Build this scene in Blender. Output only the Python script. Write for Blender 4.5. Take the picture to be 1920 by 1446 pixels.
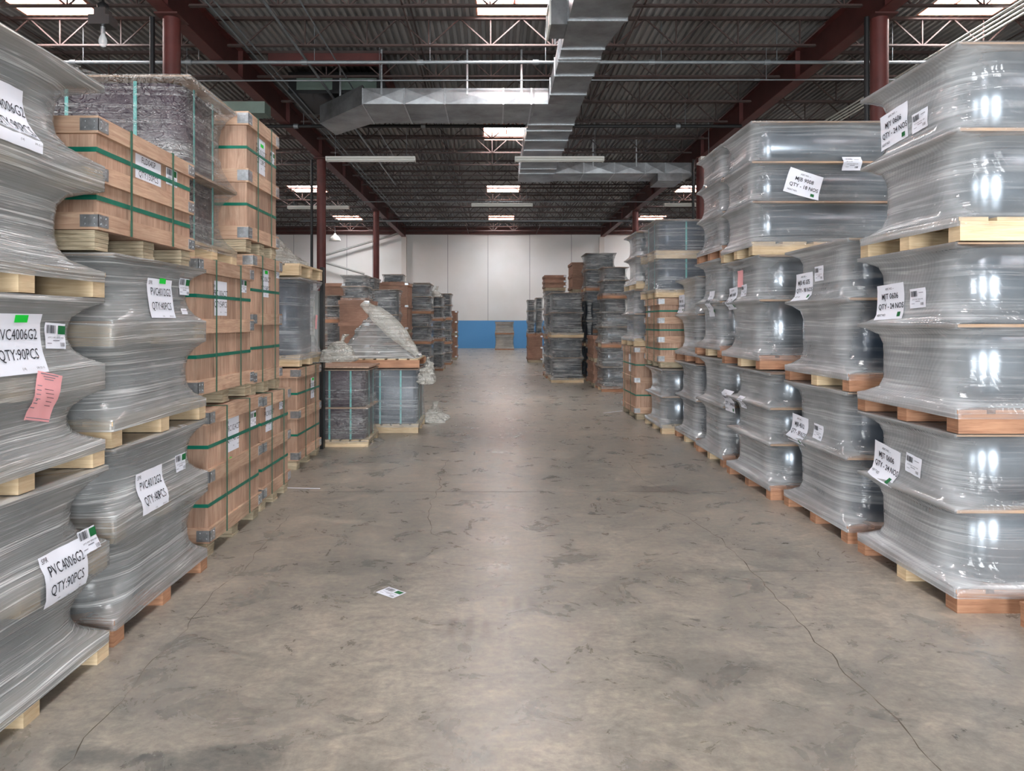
import bpy, math, random
from mathutils import Vector, Matrix, noise
R = random.Random(7)
sc = bpy.context.scene
COL = sc.collection
for o in list(bpy.data.objects): bpy.data.objects.remove(o)

# ---------------------------------------------------------------- camera
F = 1333.0; VX = 927.0; VY = 605.0; CH = 1.6      # focal length and principal point for a 1920 x 1446 frame
cd = bpy.data.cameras.new('camera'); cam = bpy.data.objects.new('camera', cd); COL.objects.link(cam)
cd.sensor_fit = 'HORIZONTAL'; cd.sensor_width = 36.0; cd.lens = F / 1920 * 36
cam.location = (0, 0, CH); cam.rotation_euler = (math.pi / 2, 0, 0)
cd.shift_x = (960 - VX) / 1920; cd.shift_y = (VY - 723) / 1920
cd.clip_end = 200; cd.clip_start = 0.05
sc.camera = cam

# ---------------------------------------------------------------- world, light, exposure
sc.view_settings.view_transform = 'Standard'; sc.view_settings.look = 'None'
sc.view_settings.gamma = 1; sc.view_settings.use_curve_mapping = False
sc.view_settings.exposure = 0.0
SKY_EMIT = 46.0
DOCK_WATTS = 1500.0
w = bpy.data.worlds.new('world'); sc.world = w; w.use_nodes = True
w.node_tree.nodes['Background'].inputs[0].default_value = (0.75, 0.87, 1.0, 1)
w.node_tree.nodes['Background'].inputs[1].default_value = 1.0
def area(name, loc, rot, sx, sy, watts, col):
    l = bpy.data.lights.new(name, 'AREA'); l.shape = 'RECTANGLE'; l.size = sx; l.size_y = sy
    l.energy = watts; l.color = col
    o = bpy.data.objects.new(name, l); COL.objects.link(o); o.location = loc; o.rotation_euler = rot
    return o
# daylight entering the two open dock doors in the wall behind the camera
area('dock_daylight', (-1.2, -9.8, 2.4), (math.radians(90), 0, 0), 2.6, 4.4, DOCK_WATTS, (0.93, 0.97, 1.0))
area('dock_daylight', (5.2, -9.8, 2.4), (math.radians(90), 0, 0), 2.6, 4.4, DOCK_WATTS, (0.93, 0.97, 1.0))
area('dock_daylight', (-8.5, -9.8, 2.4), (math.radians(90), 0, 0), 4.2, 4.2, DOCK_WATTS * .7, (0.93, 0.97, 1.0))

# ---------------------------------------------------------------- materials
MATS = {}
def L(c):                                          # sRGB 0..255 -> linear
    return tuple(((v/255)/12.92 if v/255 <= .04045 else ((v/255+.055)/1.055)**2.4) for v in c)
class NT:
    def __init__(s, name):
        s.m = bpy.data.materials.new(name); s.m.use_nodes = True; s.t = s.m.node_tree
        s.b = s.t.nodes['Principled BSDF']; s.out = s.t.nodes['Material Output']; MATS[name] = s.m
    def n(s, typ, **kw):
        nd = s.t.nodes.new(typ)
        for k, v in kw.items():
            if k.startswith('i_'):
                key = k[2:]; key = int(key) if key.isdigit() else key.replace('_', ' ')
                nd.inputs[key].default_value = v
            else: setattr(nd, k, v)
        return nd
    def l(s, a, b): s.t.links.new(a, b)
    def coord(s, scale=(1, 1, 1), rnd=True, kind='Object', rot=(0, 0, 0)):
        tc = s.n('ShaderNodeTexCoord'); mp = s.n('ShaderNodeMapping'); mp.inputs['Scale'].default_value = scale
        mp.inputs['Rotation'].default_value = rot
        if rnd:
            oi = s.n('ShaderNodeObjectInfo'); vm = s.n('ShaderNodeVectorMath', operation='SCALE'); vm.inputs[0].default_value = (7.3, 5.1, 3.7)
            s.l(oi.outputs['Random'], vm.inputs['Scale'])
            ad = s.n('ShaderNodeVectorMath', operation='ADD'); s.l(tc.outputs[kind], ad.inputs[0]); s.l(vm.outputs[0], ad.inputs[1])
            s.l(ad.outputs[0], mp.inputs['Vector'])
        else: s.l(tc.outputs[kind], mp.inputs['Vector'])
        return mp.outputs[0]
    def noise(s, vec, scale=5, detail=4, rough=.5, dist=0):
        nd = s.n('ShaderNodeTexNoise'); nd.inputs['Scale'].default_value = scale; nd.inputs['Detail'].default_value = detail
        nd.inputs['Roughness'].default_value = rough; nd.inputs['Distortion'].default_value = dist; s.l(vec, nd.inputs['Vector'])
        return nd.outputs['Fac']
    def ramp(s, fac, stops):
        r = s.n('ShaderNodeValToRGB'); e = r.color_ramp.elements
        while len(e) < len(stops): e.new(.5)
        for i, (p, c) in enumerate(stops):
            e[i].position = p; e[i].color = (*c, 1) if len(c) == 3 else c
        s.l(fac, r.inputs[0]); return r.outputs[0]
    def rng(s, fac, a, b, c, d):
        m = s.n('ShaderNodeMapRange'); m.inputs[1].default_value = a; m.inputs[2].default_value = b
        m.inputs[3].default_value = c; m.inputs[4].default_value = d; s.l(fac, m.inputs[0]); return m.outputs[0]
    def bump(s, h, strength=.3, dist=.01, nrm=None):
        b = s.n('ShaderNodeBump'); b.inputs['Strength'].default_value = strength; b.inputs['Distance'].default_value = dist
        s.l(h, b.inputs['Height'])
        if nrm: s.l(nrm, b.inputs['Normal'])
        return b.outputs[0]
    def mul(s, a, b):
        m = s.n('ShaderNodeMix', data_type='RGBA', blend_type='MULTIPLY'); m.inputs[0].default_value = 1
        s.l(a, m.inputs[6]); s.l(b, m.inputs[7]); return m.outputs[2]
    def set(s, **kw):
        for k, v in kw.items():
            s.b.inputs[k.replace('_', ' ')].default_value = (*v, 1) if isinstance(v, tuple) and len(v) == 3 else v
    def to(s, out, inp): s.l(out, s.b.inputs[inp])

def plain(name, rgb, rough=.5, metal=0, var=.12, scale=6, bump=0, spec=.5):
    t = NT(name); c = L(rgb)
    f = t.noise(t.coord(), scale, 5, .6)
    t.to(t.ramp(f, [(.3, tuple(v*(1-var) for v in c)), (.7, tuple(min(1, v*(1+var)) for v in c))]), 'Base Color')
    t.set(Roughness=rough, Metallic=metal, Specular_IOR_Level=spec)
    if bump: t.to(t.bump(f, bump, .01), 'Normal')
    return t.m
def wood(name, c1, c2, horiz=True, rough=.62, knots=True):
    t = NT(name); v = t.coord((2.2, 2.2, 30) if horiz else (22, 22, 1.6))
    f = t.noise(v, 1.6, 6, .62, 1.1); g = t.noise(t.coord((1, 1, 1)), 3.2, 3)
    col = t.ramp(f, [(.28, L(c1)), (.5, tuple((a+b)/2 for a, b in zip(L(c1), L(c2)))), (.72, L(c2))])
    blot = t.ramp(g, [(.3, (.72, .70, .70)), (.62, (1, 1, 1))])
    oi = t.n('ShaderNodeObjectInfo'); val = t.rng(oi.outputs['Random'], 0, 1, .82, 1.12)
    hs = t.n('ShaderNodeHueSaturation'); t.l(val, hs.inputs['Value']); t.l(t.mul(col, blot), hs.inputs['Color'])
    t.to(hs.outputs[0], 'Base Color'); t.set(Roughness=rough, Specular_IOR_Level=.3)
    t.to(t.bump(f, .25, .004), 'Normal'); return t.m
wood('plywood_panel', (158, 124, 104), (202, 172, 150), False)
wood('plywood_batten', (174, 138, 116), (216, 186, 160), True)
wood('pallet_pine', (190, 164, 128), (228, 208, 174), True)
wood('pallet_red', (146, 102, 78), (198, 152, 120), True)
wood('skid_ply', (146, 132, 108), (216, 202, 174), True)
wood('divider_board', (150, 120, 96), (196, 168, 140), True)
wood('far_crate', (136, 104, 88), (170, 134, 114), True)

def film(name, rgb, amin, amax, zs=60, bs=.6, rough=.16, fine=0., crink=0., spec=.8, white=.5, ends=.3, hx=.35):
    t = NT(name)
    # stretch streaks: very long sideways, very fine upwards, tilting slowly
    w1 = t.noise(t.coord((.8, .8, .8)), 1.2, 1)
    def streak(z, h, warp, det=3, ro=.55):
        v = t.coord((h, h, z)); ad = t.n('ShaderNodeVectorMath', operation='ADD'); cmb = t.n('ShaderNodeCombineXYZ')
        t.l(t.rng(w1, 0, 1, -warp, warp), cmb.inputs[2]); t.l(v, ad.inputs[0]); t.l(cmb.outputs[0], ad.inputs[1])
        return t.noise(ad.outputs[0], 1.0, det, ro)
    s1 = streak(zs, hx, zs*.03); s2 = streak(zs*2.6, hx*3, zs*.1); s3 = streak(zs*.16, hx*.8, zs*.01, 2)
    ridge = t.ramp(s1, [(.53, (0, 0, 0)), (.60, (1, 1, 1)), (.64, (.2, .2, .2)), (.72, (.6, .6, .6))])
    msk = t.rng(t.noise(t.coord((1.2, 1.2, 3)), 2.4, 3), .42, .6, 0, 1)
    glint = t.n('ShaderNodeMath', operation='MULTIPLY'); t.l(t.ramp(s2, [(.54, (0, 0, 0)), (.58, (1, 1, 1)), (.62, (0, 0, 0))]), glint.inputs[0]); t.l(msk, glint.inputs[1])  # short bright glints, painted as white lines into the film colour
    mxm = t.n('ShaderNodeMath', operation='MAXIMUM'); t.l(ridge, mxm.inputs[0]); t.l(glint.outputs[0], mxm.inputs[1])  # stretch whitening and painted glints together
    n1 = t.bump(s3, bs*.7, .06); n1 = t.bump(ridge, bs*.8, .006, n1); n1 = t.bump(s2, bs*.7, .006, n1); n1 = t.bump(glint.outputs[0], bs*.8, .004, n1); ridge = mxm.outputs[0]
    if fine:
        wv = t.n('ShaderNodeTexWave', wave_type='BANDS', bands_direction='DIAGONAL'); wv.inputs['Scale'].default_value = 20
        wv.inputs['Distortion'].default_value = 3.0; wv.inputs['Detail'].default_value = 2
        t.l(t.coord((1, 1, .5)), wv.inputs['Vector']); n1 = t.bump(wv.outputs['Fac'], fine, .003, n1)
    if crink:
        nz = t.n('ShaderNodeTexNoise'); nz.inputs['Scale'].default_value = 4; nz.inputs['Detail'].default_value = 3; t.l(t.coord((1, 1, 1)), nz.inputs['Vector'])
        def vor(sc_, k_, st_, prev):
            cr = t.n('ShaderNodeTexVoronoi', feature='DISTANCE_TO_EDGE'); cr.inputs['Scale'].default_value = sc_
            mx = t.n('ShaderNodeMix', data_type='RGBA', blend_type='ADD'); mx.inputs[0].default_value = k_
            t.l(t.coord((1, 1, 1.7)), mx.inputs[6]); t.l(nz.outputs['Color'], mx.inputs[7]); t.l(mx.outputs[2], cr.inputs['Vector'])
            return t.bump(t.ramp(cr.outputs['Distance'], [(0, (1, 1, 1)), (.16, (.25, .25, .25)), (.5, (0, 0, 0))]), st_, .02, prev)
        n1 = vor(9, .7, crink, n1); n1 = vor(24, .5, crink*.8, n1)
    t.to(n1, 'Normal')
    c = L(rgb); base = t.ramp(s2, [(.35, tuple(v*.86 for v in c)), (.65, tuple(min(1, v*1.1) for v in c))])
    mx = t.n('ShaderNodeMix', data_type='RGBA'); t.l(t.rng(ridge, 0, 1, 0, white), mx.inputs[0]); t.l(base, mx.inputs[6]); mx.inputs[7].default_value = (.86, .87, .87, 1)
    t.to(mx.outputs[2], 'Base Color')
    big = t.noise(t.coord((1, 1, 1.6)), 1.9, 3)
    a1 = t.rng(big, .32, .68, amin, amax); a2 = t.rng(ridge, 0, 1, 0, .22)
    m = t.n('ShaderNodeMath', operation='ADD'); t.l(a1, m.inputs[0]); t.l(a2, m.inputs[1])
    # the film is stretched thinner across the short ends of the load
    tc = t.n('ShaderNodeTexCoord'); sp = t.n('ShaderNodeSeparateXYZ'); t.l(tc.outputs['Normal'], sp.inputs[0])
    ab = t.n('ShaderNodeMath', operation='ABSOLUTE'); t.l(sp.outputs[1], ab.inputs[0])
    sb = t.n('ShaderNodeMath', operation='SUBTRACT', use_clamp=True); t.l(m.outputs[0], sb.inputs[0]); t.l(t.rng(ab.outputs[0], .4, .95, 0, ends), sb.inputs[1])
    t.to(sb.outputs[0], 'Alpha'); t.set(Roughness=rough, Specular_IOR_Level=spec)
    return t.m
film('film_streaky', (160, 162, 162), .52, .76, zs=46, bs=.8, rough=.16, white=.7, ends=.15)
film('film_smooth', (176, 179, 182), .52, .84, zs=14, bs=.26, rough=.1, fine=.25, spec=1.0, white=.14, ends=.55, hx=.25)
film('film_far', (186, 188, 188), .22, .5, zs=18, bs=.6, rough=.14, crink=.8, spec=1.0, white=.9, ends=0, hx=.8)
film('film_clear', (176, 182, 188), .24, .46, zs=30, bs=.5, rough=.1, crink=.3, spec=1.0, white=.4, ends=.1)
film('film_crinkled', (190, 190, 188), .16, .42, zs=30, bs=.6, rough=.1, crink=1.0, spec=1.0, white=.5, ends=0)
film('film_bunched', (206, 202, 192), .55, .8, zs=30, bs=.6, rough=.18, crink=.7, spec=.9, white=.4, ends=0)
plain('goods_grey', (120, 126, 132), .45, .1, .2, 2)
plain('goods_dark', (56, 63, 72), .35, .2, .3, 2)
plain('goods_purple', (66, 52, 64), .4, .1, .3, 2)
plain('goods_blue', (54, 66, 82), .32, .2, .25, 2)
plain('goods_silver', (122, 130, 138), .24, .6, .25, 2)
plain('steel_red', (88, 42, 39), .55, 0, .25, 3)
plain('steel_red_dark', (74, 38, 35), .6, 0, .25, 3)
plain('joist_paint', (66, 50, 47), .6, 0, .3, 3)
plain('pipe_grey', (130, 136, 140), .4, .5, .15, 3)
plain('pipe_black', (30, 30, 32), .5, .2, .2, 3)
plain('black_plastic', (18, 18, 20), .4, 0, .2, 8)
plain('white_enamel', (214, 214, 208), .4, 0, .05, 3)
plain('bracket_zinc', (178, 182, 186), .32, .75, .25, 30, .15)
plain('strap_green', (12, 108, 88), .4, 0, .12, 20)
plain('strap_dull', (52, 96, 78), .5, 0, .2, 20)
plain('strap_teal', (96, 176, 172), .4, 0, .2, 20)
plain('paper_white', (226, 228, 238), .7, 0, .03, 4, .1)
plain('paper_pink', (246, 176, 180), .75, 0, .04, 4, .1)
plain('ink', (38, 38, 46), .8, 0, .1, 4)
plain('ink_soft', (120, 120, 130), .8, 0, .1, 4)
plain('sticker_green', (10, 210, 60), .6, 0, .05, 4)
plain('sticker_dark_green', (8, 98, 50), .6, 0, .1, 4)
plain('groove', (52, 46, 40), .9, 0, .3, 20)
plain('crack_dark', (92, 84, 74), .95, 0, .3, 20)
plain('grey_box', (150, 152, 150), .5, 0, .05, 4)
plain('green_grey', (92, 108, 100), .5, 0, .1, 4)
plain('skylight_curb', (214, 150, 126), .6, 0, .08, 3)
def duct_mat():
    t = NT('galvanised'); v = t.coord((1, 1, 1))
    vo = t.n('ShaderNodeTexVoronoi'); vo.inputs['Scale'].default_value = 26; t.l(v, vo.inputs['Vector'])
    f = t.noise(v, 1.3, 5, .6)
    a = t.ramp(f, [(.3, L((112, 111, 112))), (.7, L((170, 174, 178)))]); b = t.ramp(vo.outputs['Distance'], [(0, (.9, .9, .9)), (1, (1, 1, 1))])
    t.to(t.mul(a, b), 'Base Color'); t.set(Metallic=.75, Roughness=.42)
    t.to(t.bump(t.noise(v, 2.2, 3), .5, .03), 'Normal')
duct_mat()
def deck_mat():
    t = NT('roof_deck'); f = t.noise(t.coord((.6, .12, 1)), 1.4, 6, .6)
    t.to(t.ramp(f, [(.3, L((108, 104, 102))), (.7, L((160, 159, 158)))]), 'Base Color'); t.set(Roughness=.55, Metallic=.2)
deck_mat()
def floor_mat():
    t = NT('concrete_floor'); v = t.coord((1, 1, 1), rnd=False)
    big = t.noise(v, .55, 6, .62, .6); mid = t.noise(v, 3.1, 8, .68, .9); fin = t.noise(v, 26, 6, .7)
    strk = t.noise(t.coord((1.0, 1.9, 1), rnd=False), 5.5, 9, .72, 1.2)
    c1 = t.ramp(big, [(.25, L((134, 131, 126))), (.5, L((158, 151, 142))), (.75, L((178, 168, 156)))])
    c2 = t.ramp(mid, [(.12, (.40, .42, .44)), (.5, (.86, .855, .85)), (.85, (1.36, 1.31, 1.24))])
    c3 = t.ramp(strk, [(.1, (.52, .54, .56)), (.40, (.82, .83, .83)), (.54, (1.0, 1.0, .98)), (.8, (1.34, 1.30, 1.24))])
    c4 = t.ramp(fin, [(.3, (.74, .74, .75)), (.7, (1.16, 1.15, 1.13))])
    col = t.mul(t.mul(t.mul(c1, c2), c3), c4)
    # worn tyre scuffs, in three patches
    sep = t.n('ShaderNodeSeparateXYZ'); t.l(v, sep.inputs[0])
    def blob(cx, cy, rx, ry, dark, hard=.5, stripes=0):
        mp = t.n('ShaderNodeMapping', vector_type='TEXTURE'); mp.inputs['Location'].default_value = (cx, cy, 0); mp.inputs['Scale'].default_value = (rx, ry, 1)
        t.l(v, mp.inputs['Vector']); ln = t.n('ShaderNodeVectorMath', operation='LENGTH'); t.l(mp.outputs[0], ln.inputs[0])
        ad = t.n('ShaderNodeMath', operation='ADD'); t.l(ln.outputs['Value'], ad.inputs[0]); t.l(t.rng(mid, .2, .8, -.5, .5), ad.inputs[1])
        f = t.rng(ad.outputs[0], 1 - hard, 1, 1, 0)
        if stripes:
            wv = t.n('ShaderNodeTexWave', bands_direction='X'); wv.inputs['Scale'].default_value = stripes; wv.inputs['Distortion'].default_value = 1.2
            t.l(v, wv.inputs['Vector']); m = t.n('ShaderNodeMath', operation='MULTIPLY'); t.l(f, m.inputs[0]); t.l(t.rng(wv.outputs['Fac'], .1, .9, .15, 1), m.inputs[1]); f = m.outputs[0]
        return t.ramp(f, [(0, (1, 1, 1)), (1, dark)])
    for a in [(-.13, 3.72, .2, .17, (.66, .64, .64), .5, 3.6), (.13, 4.05, .15, .13, (.70, .68, .68), .5, 3.6), (-1.0, 2.6, .3, .12, (.6, .63, .66)),
              (-1.5, 2.62, .22, .09, (.6, .63, .66)), (1.0, 3.3, .35, .2, (.78, .79, .80)), (-1.0, 4.7, .5, .2, (.8, .82, .84)),
              (-.2, 6.7, .3, .15, (.74, .75, .77)), (1.6, 6.8, .45, .2, (.7, .7, .72)), (2.0, 4.9, .2, .1, (.75, .75, .76))]:
        col = t.mul(col, blob(*a))
    t.to(col, 'Base Color')
    t.to(t.rng(mid, .3, .7, .22, .42), 'Roughness'); t.set(Specular_IOR_Level=.55)
    n = t.bump(strk, .12, .01); t.to(t.bump(fin, .08, .004, n), 'Normal')
floor_mat()
def wall_mat():
    t = NT('wall_far_paint'); v = t.coord((1, 1, 1), rnd=False); sep = t.n('ShaderNodeSeparateXYZ'); t.l(v, sep.inputs[0])
    lt = t.n('ShaderNodeMath', operation='LESS_THAN'); t.l(sep.outputs[2], lt.inputs[0]); lt.inputs[1].default_value = 1.73
    f = t.noise(v, .5, 5); wcol = t.ramp(f, [(.3, L((214, 214, 212))), (.7, L((224, 225, 226)))])
    mx = t.n('ShaderNodeMix', data_type='RGBA'); t.l(lt.outputs[0], mx.inputs[0]); t.l(wcol, mx.inputs[6]); mx.inputs[7].default_value = (*L((84, 150, 206)), 1)
    t.to(mx.outputs[2], 'Base Color'); t.set(Roughness=.6)
wall_mat(); plain('wall_plain', (206, 204, 200), .8, 0, .05, .5)
t = NT('skylight_glow'); t.set(Base_Color=(1, 1, 1), Emission_Color=(0.96, 0.98, 1.0), Emission_Strength=SKY_EMIT)
t = NT('bulb_glass'); t.set(Base_Color=(.95, .97, 1.0), Roughness=.05, Alpha=.35, Specular_IOR_Level=1.0)

# ---------------------------------------------------------------- helpers
class MB:
    def __init__(s): s.v = []; s.f = []; s.sm = []
    def add(s, vs, fs, smooth=False):
        b = len(s.v); s.v += [tuple(p) for p in vs]
        for f in fs: s.f.append(tuple(b + i for i in f)); s.sm.append(smooth)
    def box(s, x0, x1, y0, y1, z0, z1):
        if x0 > x1: x0, x1 = x1, x0
        if y0 > y1: y0, y1 = y1, y0
        s.add([(x0, y0, z0), (x1, y0, z0), (x1, y1, z0), (x0, y1, z0), (x0, y0, z1), (x1, y0, z1), (x1, y1, z1), (x0, y1, z1)],
              [(0, 3, 2, 1), (4, 5, 6, 7), (0, 1, 5, 4), (1, 2, 6, 5), (2, 3, 7, 6), (3, 0, 4, 7)])
    def tube(s, a, b, r, n=8, cap=True):
        a = Vector(a); b = Vector(b); d = (b - a).normalized(); u = d.orthogonal().normalized(); w_ = d.cross(u)
        vs = [p + (u * math.cos(2*math.pi*i/n) + w_ * math.sin(2*math.pi*i/n)) * r for p in (a, b) for i in range(n)]
        s.add(vs, [(i, (i+1) % n, n + (i+1) % n, n + i) for i in range(n)], True)
        if cap: s.add(vs, [tuple(range(n))[::-1], tuple(range(n, 2*n))])
    def lathe(s, prof, c=(0, 0, 0), n=16):
        vs = [(c[0] + r*math.cos(2*math.pi*i/n), c[1] + r*math.sin(2*math.pi*i/n), c[2] + z) for r, z in prof for i in range(n)]
        s.add(vs, [(k*n+i, k*n+(i+1) % n, (k+1)*n+(i+1) % n, (k+1)*n+i) for k in range(len(prof)-1) for i in range(n)], True)
    def bar(s, a, b, w_, h):                        # a rectangular bar between two points
        a = Vector(a); b = Vector(b); d = (b-a).normalized()
        up = Vector((0, 0, 1)) if abs(d.z) < .9 else Vector((0, 1, 0)); sd = d.cross(up).normalized(); up = sd.cross(d)
        vs = [p + sd*i*w_/2 + up*j*h/2 for p in (a, b) for i, j in ((-1, -1), (1, -1), (1, 1), (-1, 1))]
        s.add(vs, [(0, 1, 2, 3), (7, 6, 5, 4), (0, 4, 5, 1), (1, 5, 6, 2), (2, 6, 7, 3), (3, 7, 4, 0)])
    def prism(s, poly, z0, z1):                     # poly: xy, extruded
        n = len(poly); s.add([(x, y, z0) for x, y in poly] + [(x, y, z1) for x, y in poly],
              [tuple(range(n))[::-1], tuple(range(n, 2*n))] + [(i, (i+1) % n, n+(i+1) % n, n+i) for i in range(n)])
    def mesh(s, name, mat):
        me = bpy.data.meshes.new(name); me.from_pydata(s.v, [], s.f); me.polygons.foreach_set('use_smooth', s.sm)
        me.materials.append(MATS[mat]); me.update(); return me
    def build(s, name, mat, parent=None, **kw):
        return obj(name, s.mesh(name, mat), parent, **kw)
def obj(name, me, parent=None, loc=None, rz=None, label=None, cat=None, group=None, kind=None):
    o = bpy.data.objects.new(name, me); COL.objects.link(o)
    if parent is not None: o.parent = parent
    if loc: o.location = loc
    if rz: o.rotation_euler = (0, 0, rz)
    tag(o, label, cat, group, kind); return o
def tag(o, label=None, cat=None, group=None, kind=None):
    if label: o['label'] = label
    if cat: o['category'] = cat
    if group: o['group'] = group
    if kind: o['kind'] = kind
def empty(name, loc, rz=0, label=None, cat=None, group=None, kind=None):
    o = bpy.data.objects.new(name, None); COL.objects.link(o); o.location = loc; o.rotation_euler = (0, 0, rz); o.empty_display_size = .1
    tag(o, label, cat, group, kind); return o
def copy_tree(o, parent=None):
    c = o.copy(); COL.objects.link(c); c.parent = parent
    for ch in list(o.children): copy_tree(ch, c)
    return c
def box(name, mat, parent, x0, x1, y0, y1, z0, z1, **kw):
    m = MB(); m.box(x0, x1, y0, y1, z0, z1); return m.build(name, mat, parent, **kw)
def X(px, D): return (px - VX) * D / F
def Z(py, D): return CH + (VY - py) * D / F
def G(px, py):
    D = F * CH / (py - VY); return X(px, D), D

# ---------------------------------------------------------------- the shell
XW0, XW1, YB, YF, ZD = -17.8, 18.9, -10.0, 44.3, 7.72
XL, XR = -5.6, 6.68
fl = box('floor', 'concrete_floor', None, XW0, XW1, YB, YF, -.2, 0, kind='structure')
box('wall_far', 'wall_far_paint', None, XW0, XW1, YF, YF+.3, 0, ZD+.6, kind='structure')
box('wall_left', 'wall_plain', None, XW0-.3, XW0, YB, YF, 0, ZD+.6, kind='structure')
box('wall_right', 'wall_plain', None, XW1, XW1+.3, YB, YF, 0, ZD+.6, kind='structure')
box('wall_back', 'wall_plain', None, XW0, XW1, YB-.3, YB, 0, ZD+.6, kind='structure')
wf = bpy.data.objects['wall_far']
for x in (-12.5, -9.2, -7.6, -2.9, -.4, 2.2, 4.8, 9.6, 12.9): box('panel_joint', 'ink_soft', wf, x-.012, x+.012, YF-.006, YF, 1.73, 7.1)
box('trim_1', 'wall_plain', None, -5.75, -5.45, YF-.35, YF, 0, 6.9, kind='structure')
box('trim_2', 'wall_plain', None, 6.5, 6.8, YF-.35, YF, 0, 6.9, kind='structure')
box('trim_3', 'steel_red_dark', None, XW0, XW1, YF-.2, YF-.001, 7.08, 7.6, kind='structure')
m = MB(); m.tube((-10.6, YF-.5, 5.7), (-5.9, YF-.5, 7.1), .07); m.tube((-10.6, YF-.5, 5.35), (-8.0, YF-.5, 4.6), .07)
m.build('wall_brace', 'grey_box', None, label='pale diagonal brace pipes on the far wall left of the pilaster', cat='brace')

# floor joints and cracks
def ribbon(pts, wd, name, mat):
    m = MB(); rr = random.Random(len(pts)); P = []
    for (a, b) in zip(pts[:-1], pts[1:]):
        a = Vector((*a, 0)); b = Vector((*b, 0)); n = max(2, int((b-a).length/.06)); nv = Vector((-(b-a).y, (b-a).x, 0)).normalized()
        for i in range(n): P.append(a.lerp(b, i/n) + nv * (noise.noise((a.lerp(b, i/n))*6) * .03 + rr.uniform(-.004, .004)))
    P.append(Vector((*pts[-1], 0))); vs = []
    for i, p in enumerate(P):
        q = P[min(i+1, len(P)-1)] - P[max(i-1, 0)]; nv = Vector((-q.y, q.x, 0)).normalized(); ww = wd * rr.uniform(.2, 1.0)
        vs += [p + nv*ww/2 + Vector((0, 0, .0008)), p - nv*ww/2 + Vector((0, 0, .0008))]
    m.add(vs, [(2*i, 2*i+2, 2*i+3, 2*i+1) for i in range(len(P)-1)]); m.build(name, mat, fl)
ribbon([G(1178, 866), G(1205, 900), G(1262, 925)], .006, 'crack', 'crack_dark')
ribbon([G(1128, 918), G(1190, 930), G(1280, 965), G(1350, 1010), G(1410, 1070), G(1480, 1148), G(1545, 1215), G(1615, 1290), G(1690, 1365), G(1765, 1446)], .007, 'crack', 'crack_dark')
ribbon([G(842, 862), G(822, 890), G(826, 915), G(806, 945), G(803, 970), G(812, 1000), G(840, 1010)], .007, 'crack', 'crack_dark')
ribbon([G(545, 965), G(500, 1015), G(455, 1070), G(400, 1110), G(350, 1180), G(280, 1250), G(215, 1330), G(110, 1446)], .006, 'crack', 'crack_dark')
ribbon([G(1410, 1071), G(1520, 1070), G(1640, 1076)], .004, 'crack', 'crack_dark')
ribbon([G(950, 1077), G(1100, 1075), G(1280, 1073), G(1410, 1071)], .003, 'crack', 'crack_dark')
for y in (6.72, 13.9, 21.2, 28.4, 35.6): box('floor_joint', 'crack_dark', fl, -12 if y > 7 else -1.9, 12 if y > 7 else 2.2, y, y + (.012 if y > 7 else .006), .0004, .001)

# roof deck with openings for the skylights
SKX = [(-9.2, -7.75), (-.33, 1.12), (8.35, 9.8)]
SKY = [(-5.2, -3.5), (2.6, 4.3), (12.3, 14.0), (21.9, 23.6), (31.5, 33.2), (40.4, 42.1)]  # first two rows are out of view, added for their light
m = MB()
def deck(x0, x1, y0, y1):
    n = max(1, round((x1-x0)/.152)); p = (x1-x0)/n; prof = []
    for i in range(n): prof += [(x0+i*p, ZD), (x0+(i+.42)*p, ZD), (x0+(i+.5)*p, ZD-.058), (x0+(i+.92)*p, ZD-.058)]
    prof.append((x1, ZD)); vs = [(x, y, z) for y in (y0, y1) for x, z in prof]; k = len(prof)
    m.add(vs, [(i, i+1, k+i+1, k+i) for i in range(k-1)])
xs = [XW0] + [v for a in SKX for v in a] + [XW1]
for i in range(0, len(xs), 2): deck(xs[i], xs[i+1], YB, YF)
ys = [YB] + [v for a in SKY for v in a] + [YF]
for a, b in SKX:
    for i in range(0, len(ys), 2): deck(a, b, ys[i], ys[i+1])
m.box(XW0, XW1, YB, YF, ZD+.62, ZD+.7)
ceil = m.build('ceiling', 'roof_deck', None, kind='structure')
k = 0
for a, b in SKX:
    for c, d in SKY:
        k += 1; z1 = ZD+.2; e = .03; m = MB()
        m.box(a-e, a, c-e, d+e, ZD-.06, z1); m.box(b, b+e, c-e, d+e, ZD-.06, z1); m.box(a, b, c-e, c, ZD-.06, z1); m.box(a, b, d, d+e, ZD-.06, z1)
        wd = empty('window_%d' % k, ((a+b)/2, (c+d)/2, ZD), kind='structure')
        fr = m.build('curb', 'skylight_curb', wd); fr.location = (-(a+b)/2, -(c+d)/2, -ZD)
        pn = box('pane', 'skylight_glow', wd, a-e, b+e, c-e, d+e, z1, z1+.02); pn.location = fr.location
        g = box('glazing_bar', 'steel_red_dark', wd, (a+b)/2-.02, (a+b)/2+.02, c, d, z1-.05, z1-.001); g.location = fr.location

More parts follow.
